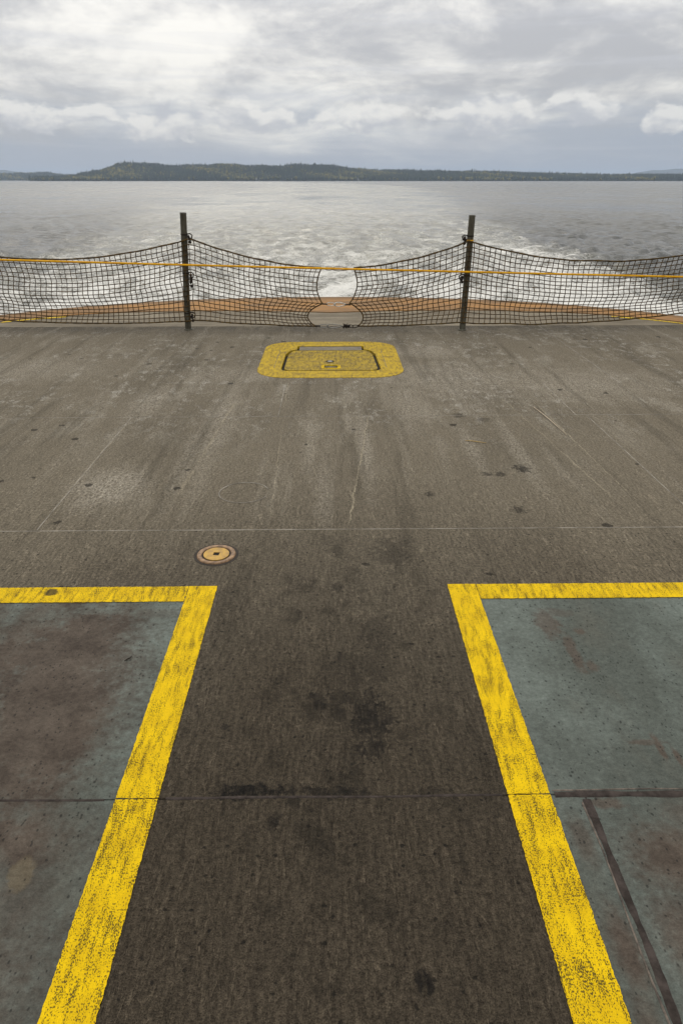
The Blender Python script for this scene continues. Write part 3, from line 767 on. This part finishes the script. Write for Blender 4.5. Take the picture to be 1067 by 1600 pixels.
# ------------------------------------------------------------------ snap hooks closing the gap
def snap_hook(x0, x1, z_, tilt, label, mat, knot):
    e = empty('snap_hook', ((x0 + x1) / 2, 8.425, z_)); tag(e, label, 'snap hook', 'snap hooks closing the gap between the nets')
    hx = (x1 - x0) / 2; ye_ = 0
    def pt(u, w_): return Vector((u, 0, w_ + u * tilt))
    eye = -hx + .105
    mb = MB(); mb.tube([pt(-hx + .052 + .052 * math.cos(q), .019 * math.sin(q)) for q in np.linspace(0, 2 * math.pi, 16, endpoint=False)], .0042, 6, True)
    mb.build('eye_ring', mat, e, True)
    # pear-shaped hook: round at the eye end, slim at the far end
    x_a, x_b = eye - .012, hx * (.30 if knot else .98); P = []
    for q in np.linspace(0, 2 * math.pi, 28, endpoint=False):
        u = (x_a + x_b) / 2 - (x_b - x_a) / 2 * math.cos(q)
        k_ = (u - x_a) / (x_b - x_a); P.append(pt(u, math.sin(q) * (.030 - .019 * k_)))
    mb = MB(); mb.tube(P, .0052, 6, True); hb = mb.build('hook_body', mat, e, True)
    mb = MB(); mb.blob(pt(eye - .006, 0), (.013, .010, .015), 7, .1); mb.build('swivel', mat, hb, True)
    mb = MB(); mb.tube([pt(-hx - .05, 0), pt(-hx + .012, 0)], .0085, 6); mb.build('lashing', 'lashing', e, True)
    mb = MB()
    if knot:
        for i in range(7): mb.blob(pt(hx * .36 + .012 * i + .01 * random.random(), .012 * (random.random() - .5) * 2), (.014, .016, .016))
        for i in range(3): mb.tube([pt(hx * .4 + .02 * i, 0), pt(hx * .4 + .02 * i + .02 * (random.random() - .5), .04 * (random.random() - .5) * 2)], .004, 5)
    else: mb.tube([pt(hx - .02, .0), pt(hx + .05, 0)], .0085, 6)
    mb.build('lashing', 'lashing', e, True)
    if knot:
        mb = MB(); mb.tube([pt(hx * .74 + .036 * math.cos(q), .016 * math.sin(q)) for q in np.linspace(0, 2 * math.pi, 16, endpoint=False)], .0045, 6, True); mb.build('shackle', 'lashing', e, True)
        mb = MB(); mb.tube([pt(hx * .86 + .0, .008), pt(hx * 1.05, .014), pt(hx * 1.3, .008)], .005, 5); mb.tube([pt(hx * .86, -.012), pt(hx * 1.05, -.016), pt(hx * 1.3, .0)], .005, 5); mb.build('cord_end', 'lashing', e, True)
    return e
snap_hook(-.08, .225, .716, -.02, 'steel snap hook closing top of the net gap, behind the yellow rope', 'dull_steel', False)
snap_hook(-.062, .175, .312, -.03, 'shiny steel snap hook joining the nets halfway up the gap', 'steel', False)
snap_hook(-.150, .275, .058, -.01, 'steel snap hook with knotted shackle at bottom of the net gap', 'dull_steel', True)

# ------------------------------------------------------------------ bits lying on the deck
def stick(a, c_, r_, name, mat, label):
    mb = MB(); a, c_ = Vector(a), Vector(c_); mid__ = (a + c_) / 2 + Vector((.006, 0, .0015))
    mb.tube([a, (a + mid__) / 2 + Vector((.001, .002, .001)), mid__, c_], [r_ * .7, r_, r_, r_ * .5], 5)
    o = mb.build(name, mat, None, True); tag(o, label, 'debris'); return o
stick((.93, 4.52, .004), (1.07, 4.47, .004), .0032, 'straw', 'straw', 'short golden straw lying alone on the grey deck')
stick((1.62, 5.30, .004), (1.68, 4.62, .004), .0034, 'wood_splinter', 'pale_wood', 'long pale splinter lying along the deck near a weld seam')
stick((-.795, 2.10, .004), (-.775, 2.13, .004), .0028, 'twig', 'lashing', 'tiny dark twig lying on the stained green paint')

# ------------------------------------------------------------------ sea
ZW = -4.5
def sstep(x_, a, c_): q = np.clip((x_ - a) / (c_ - a), 0, 1); return q * q * (3 - 2 * q)
rr = [9.0]
while rr[-1] < 24000:
    q = rr[-1]; rr.append(q * (1 + (.0075 if q < 420 else .0075 + .03 * min(1, (q - 420) / 1500))))
rr = np.array(rr)
ang = np.concatenate([np.arange(-180, -39, 4.0), np.arange(-39, 39, .13), np.arange(39, 180, 4.0)])
ang = np.radians(ang); NA, NR = len(ang), len(rr)
A_, R_ = np.meshgrid(ang, rr); X_ = R_ * np.sin(A_); Y_ = R_ * np.cos(A_)
yk = np.array([-9e4, 12, 40, 70, 123, 162, 258, 423, 807, 1350, 2700, 3250, 9e4])
xr_ = np.interp(Y_, yk, [9, 12, 20, 23, 26, 30, 43, 62, 84, 49, -150, -510, -3000])
xl_ = np.interp(Y_, yk, [-9, -12, -22, -27, -32, -38, -52, -60, -82, -150, -420, -760, -3600])
wid = np.maximum(9, .24 * (xr_ - xl_))
wake = sstep(X_, xl_ - wid, xl_ + wid) * sstep(-X_, -xr_ - wid * .6, -xr_ + wid * .6) * (Y_ > 5)
edger = np.exp(-((X_ - xr_) / (wid * .55)) ** 2); edgel = np.exp(-((X_ - xl_) / (wid * .5)) ** 2)
foam = wake * (.62 * np.exp(-np.maximum(Y_ - 30, 0) / 85) + .36 * np.exp(-Y_ / 600)) + (.30 * edger * np.exp(-Y_ / 500) + .34 * edgel * np.exp(-Y_ / 150)) * (Y_ > 5)
foam = np.clip(foam, 0, 1); wake = wake * (.85 + .15 * np.exp(-np.maximum(Y_, 0) / 420))
Z_ = np.zeros_like(X_)
samp = np.maximum(R_ * .0075, R_ * np.radians(.13)) * 1.0
for i in range(72):
    lam = .7 * (3.4 / .7) ** rng.random(); th = R(205) + rng.normal() * 1.1; kk = 2 * math.pi / lam
    ph = rng.random() * 2 * math.pi; amp = .0092 * lam ** .85
    fade = np.clip(lam / (3.2 * samp) - .4, 0, 1)
    Z_ += amp * fade * np.sin(kk * (X_ * math.sin(th) + Y_ * math.cos(th)) + ph)
chop = 1.35 - .35 * wake + .35 * edger + .45 * sstep(X_ - xr_, -5, 30)
Z_ = Z_ * chop + np.where(Z_ > 0, Z_ * Z_ * 1.2, 0)
V = np.stack([X_, Y_, Z_ + ZW], -1).reshape(-1, 3)
ii, jj = np.meshgrid(np.arange(NR - 1), np.arange(NA), indexing='ij'); j2 = (jj + 1) % NA
F = np.stack([ii * NA + jj, ii * NA + j2, (ii + 1) * NA + j2, (ii + 1) * NA + jj], -1).reshape(-1, 4)[:, ::-1]
me = npmesh('water', V, F, True)
for nm, arr in (('foam', foam), ('wake', wake)):
    at = me.attributes.new(nm, 'FLOAT', 'POINT'); at.data.foreach_set('value', arr.ravel().astype(np.float32))
water = link('water', me, 'water'); tag(water, kind='structure')

# ------------------------------------------------------------------ far shore
def az_of(px): return math.atan((px - 533.5) / 1067 / math.cos(PITCH)) * 1.0
def elev(yp): return (281.5 - yp) * 7.58e-4
def hill(name, prof, dist, depth, tree_h, step, nrow=26, seedv=0, rough=1.0):
    """prof: list of (pixel column, skyline row) read from the photo; returns terrain height function + object"""
    cx = np.array([dist * (math.tan(math.radians(.8) * 0 + az) ) for az in (math.atan((p - 517) / 1067 / 1.0 * 0.0 + (p - 517) * 8.99e-4 * .937) for p, _ in prof)])
    # column -> x at that distance (vanishing column 517 is straight astern)
    cz = np.array([elev(q) * dist * 1.06 + 6.15 - tree_h * .85 for _, q in prof])
    X = np.arange(cx[0], cx[-1], step); Yr = np.linspace(0, 1, nrow)
    hz = np.maximum(np.interp(X, cx, cz), 2.0)
    def h(x_, q):
        base = np.maximum(np.interp(x_, cx, cz), 2.0)
        prof_ = np.where(q < .62, sstep(q, -.06, .62), 1 - .35 * sstep(q, .62, 1))
        nz = np.sin(x_ * .011 + q * 5 + seedv) * .06 + np.sin(x_ * .0271 + q * 11 + 1 + seedv) * .045 + np.sin(x_ * .005 - q * 7) * .07
        return ZW + .3 + base * np.clip(prof_ + nz * rough * np.sin(np.pi * np.clip(q * .8, 0, 1)), 0.02, 1.2)
    XX, QQ = np.meshgrid(X, Yr); ZZ = h(XX, QQ); ZZ[0] = ZW - 1
    V = np.stack([XX, dist + QQ * depth, ZZ], -1).reshape(-1, 3); n = len(X)
    i_, j_ = np.meshgrid(np.arange(nrow - 1), np.arange(n - 1), indexing='ij')
    F = np.stack([i_ * n + j_, i_ * n + j_ + 1, (i_ + 1) * n + j_ + 1, (i_ + 1) * n + j_], -1).reshape(-1, 4)
    o = link(name, npmesh(name, V, F, True), 'hill_ground'); tag(o, kind='structure')
    return h, cx[0], cx[-1]
MAIN = [(40, 281), (62, 279), (85, 274), (100, 270), (118, 266), (135, 261), (158, 256), (175, 255), (200, 257), (245, 257), (290, 255.5), (335, 255.5), (385, 257), (430, 258), (500, 259), (535, 260), (558, 262), (590, 265), (640, 266), (700, 266), (760, 268), (820, 269), (880, 270.5), (960, 272), (1067, 273), (1200, 274), (1400, 276), (1600, 279)]
hm, xa_m, xb_m = hill('terrain', MAIN, 4500., 900., 24., 22.)
LEFT = [(-500, 276), (-200, 272), (-40, 270), (20, 269.5), (45, 270), (60, 272), (90, 274), (140, 277), (200, 280)]
hl, xa_l, xb_l = hill('terrain', LEFT, 6600., 900., 26., 40., 14, 3.)

# icosahedron and cone templates
ico_v = []
ph_ = (1 + 5 ** .5) / 2
for a in (-1, 1):
    for c_ in (-ph_, ph_): ico_v += [(0, a, c_), (a, c_, 0), (c_, 0, a)]
bm = bmesh.new(); bmesh.ops.create_icosphere(bm, subdivisions=1, radius=1.0)
bm.verts.ensure_lookup_table(); ICO = np.array([v_.co[:] for v_ in bm.verts]); ICOF = np.array([[v_.index for v_ in f.verts] for f in bm.faces]); bm.free()
def cone_tpl():
    V = []; F = []; n = 5
    for zb_, zt_, r_ in ((.10, .62, .30), (.38, 1.0, .19)):
        b0 = len(V); off = .4 * (zb_ > .2)
        V += [(r_ * math.cos(2 * math.pi * j / n + off), r_ * math.sin(2 * math.pi * j / n + off), zb_) for j in range(n)] + [(0, 0, zt_)]
        F += [(b0 + j, b0 + (j + 1) % n, b0 + n) for j in range(n)]
    return np.array(V), np.array(F)
CONE, CONEF = cone_tpl()
def forest(name, h, x0, x1, dist, depth, n, hmin, hmax, label, seed, qmax=.80):
    g = np.random.default_rng(seed)
    x_ = g.uniform(x0, x1, n); q = g.uniform(0.0, 1, n) ** 1.05 * qmax
    z_ = h(x_, q); y_ = dist + q * depth
    # stands of conifer and of lighter leaf trees
    patch = np.sin(x_ * .008 + 1.3 * np.sin(q * 9 + x_ * .003)) + np.sin(x_ * .021 + q * 17) * .7 + g.normal(size=n) * .75
    dec = patch > .75
    Vs = []; Fs = []; Cs = []; base = 0
    for sel, T, TF, blob in ((~dec, CONE, CONEF, False), (dec, ICO, ICOF, True)):
        k_ = int(sel.sum()); ht = g.uniform(hmin, hmax, k_) * (1 + .25 * (g.random(k_) > .93)); ht *= (.72 if blob else 1)
        rot = g.uniform(0, 6.28, k_); wd = ht * (g.uniform(.36, .52, k_) if blob else g.uniform(.75, 1.05, k_))
        c_, s_ = np.cos(rot), np.sin(rot)
        tx = T[None, :, 0] * c_[:, None] - T[None, :, 1] * s_[:, None]; ty = T[None, :, 0] * s_[:, None] + T[None, :, 1] * c_[:, None]; tz = np.repeat(T[None, :, 2], k_, 0)
        jit = 1 + g.normal(size=tx.shape) * .13
        if blob: tz = tz * .5 + .52
        V = np.stack([x_[sel][:, None] + tx * wd[:, None] * jit, y_[sel][:, None] + ty * wd[:, None] * jit, z_[sel][:, None] + tz * ht[:, None]], -1).reshape(-1, 3)
        F = (TF[None] + (np.arange(k_) * len(T))[:, None, None]).reshape(-1, 3) + base; base += len(V)
        u = g.random(k_)[:, None]
        if blob: C = np.array((.040, .050, .013)) * (1 - u) + np.array((.165, .135, .022)) * u
        else: C = np.array((.007, .015, .009)) * (1 - u) + np.array((.022, .034, .015)) * u
        C = C * (.75 + .5 * g.random(k_)[:, None])
        Vs.append(V); Fs.append(F); Cs.append(np.repeat(np.concatenate([C, np.ones((k_, 1))], 1), len(T), 0))
    me = npmesh(name, np.concatenate(Vs), np.concatenate(Fs))
    at = me.attributes.new('tint', 'FLOAT_COLOR', 'POINT'); at.data.foreach_set('color', np.concatenate(Cs).astype(np.float32).ravel())
    o = link(name, me, 'foliage'); tag(o, label, 'forest', None, 'stuff'); return o
forest('forest', hm, xa_m + 20, xb_m - 300, 4500., 900., 36000, 15, 31, 'dark green conifer and leaf forest covering the long shore hill', 3)
forest('forest', hl, xa_l + 20, xb_l - 20, 6600., 900., 7000, 18, 32, 'bluish wooded low headland beyond the end of the long hill', 5)
# hazy mountains far behind
V = []; F = []; qs = np.linspace(3500, 12500, 60)
for i, q in enumerate(qs):
    hgt = 60 + 150 * math.exp(-((q - 6900) / 900) ** 2) + 60 * mnoise.noise(Vector((q * .002, 1, 0))) + 30 * mnoise.noise(Vector((q * .007, 4, 0)))
    V += [(q, 14500, ZW - 2), (q, 15100, ZW + max(20, hgt)), (q, 16300, ZW - 2)]
for i in range(len(qs) - 1):
    a = i * 3; F += [(a, a + 3, a + 4, a + 1), (a + 1, a + 4, a + 5, a + 2)]
V += [(-q_, y_, z_) for q_, y_, z_ in V]; nV = len(qs) * 3
F += [tuple(i + nV for i in f[::-1]) for f in F]
tag(link('mountain_ridge', mesh('mountain_ridge', V, F, True), 'far_ridge'), kind='structure')

# houses along the waterline
def house(x_, y_, wd, dp, ht, rot, label):
    zg = float(hm(np.array(x_), np.array((y_ - 4500) / 900.)))
    e = empty('house', (x_, y_, zg)); e.rotation_euler = (0, 0, rot); tag(e, label, 'house', 'houses along the far shore')
    mb = MB(); mb.box((0, 0, ht / 2), (wd, dp, ht)); mb.build('wall', 'house_wall', e)
    mb = MB(); o_ = 1.0
    mb.put([(-wd / 2 - o_, -dp / 2 - o_, ht), (wd / 2 + o_, -dp / 2 - o_, ht), (wd / 2 + o_, dp / 2 + o_, ht), (-wd / 2 - o_, dp / 2 + o_, ht), (-wd / 2, 0, ht * 1.45), (wd / 2, 0, ht * 1.45)],
           [(0, 1, 5, 4), (2, 3, 4, 5), (0, 4, 3), (1, 2, 5), (0, 3, 2, 1)])
    mb.build('roof', 'house_roof', e)
for i, (px, q, wd) in enumerate(((178, 25, 26), (184, 30, 34), (192, 22, 22), (398, 6, 24), (405, 4, 18), (446, 6, 26), (456, 5, 22), (470, 4, 18), (560, 6, 16), (690, 5, 18), (150, 4, 18))):
    xx = 4500 * (px - 517) * 8.99e-4 * .937
    lab = 'white house in the cluster on the steep end of the wooded hill' if i < 3 else 'small white house on the waterline under the long wooded hill'
    house(xx, 4500 + q * 4 + 12, wd, 14, 9, random.uniform(-.3, .3), lab)
boat = empty('motor_boat', (-2010, 4420, ZW)); tag(boat, 'tiny white boat on the water off the low headland', 'boat')
mb = MB(); mb.put([(-16, -4, 0), (12, -4, 0), (20, 0, .5), (12, 4, 0), (-16, 4, 0), (-16, -5, 5), (13, -5, 5), (23, 0, 6.5), (13, 5, 5), (-16, 5, 5)],
    [(0, 1, 6, 5), (1, 2, 7, 6), (2, 3, 8, 7), (3, 4, 9, 8), (4, 0, 5, 9), (5, 6, 7, 8, 9), (4, 3, 2, 1, 0)]); mb.build('hull', 'boat_white', boat)
mb = MB(); mb.box((-3, 0, 8), (16, 7, 6)); mb.box((-2, 0, 12), (8, 5, 2.4)); mb.build('cabin', 'boat_white', boat)

# ------------------------------------------------------------------ sea air
me = mesh('haze', *(lambda mb_: (mb_.box((0, 1000, 118), (52000, 52000, 260)), (mb_.v, mb_.f))[1])(MB()))
hz = bpy.data.objects.new('haze', me); COL.objects.link(hz); tag(hz, kind='stuff', label='thin blue-grey sea air between the ferry and the shore', cat='haze')
mh = bpy.data.materials.new('haze'); mh.use_nodes = True; mh.node_tree.nodes.clear()
s = S(mh.node_tree); o_ = s.node('ShaderNodeOutputMaterial'); pv_ = s.node('ShaderNodeVolumePrincipled')
pv_.inputs['Color'].default_value = (.66, .80, 1.0, 1); pv_.inputs['Density'].default_value = 6.0e-5; pv_.inputs['Anisotropy'].default_value = .2
mh.node_tree.links.new(pv_.outputs[0], o_.inputs['Volume']); me.materials.append(mh)
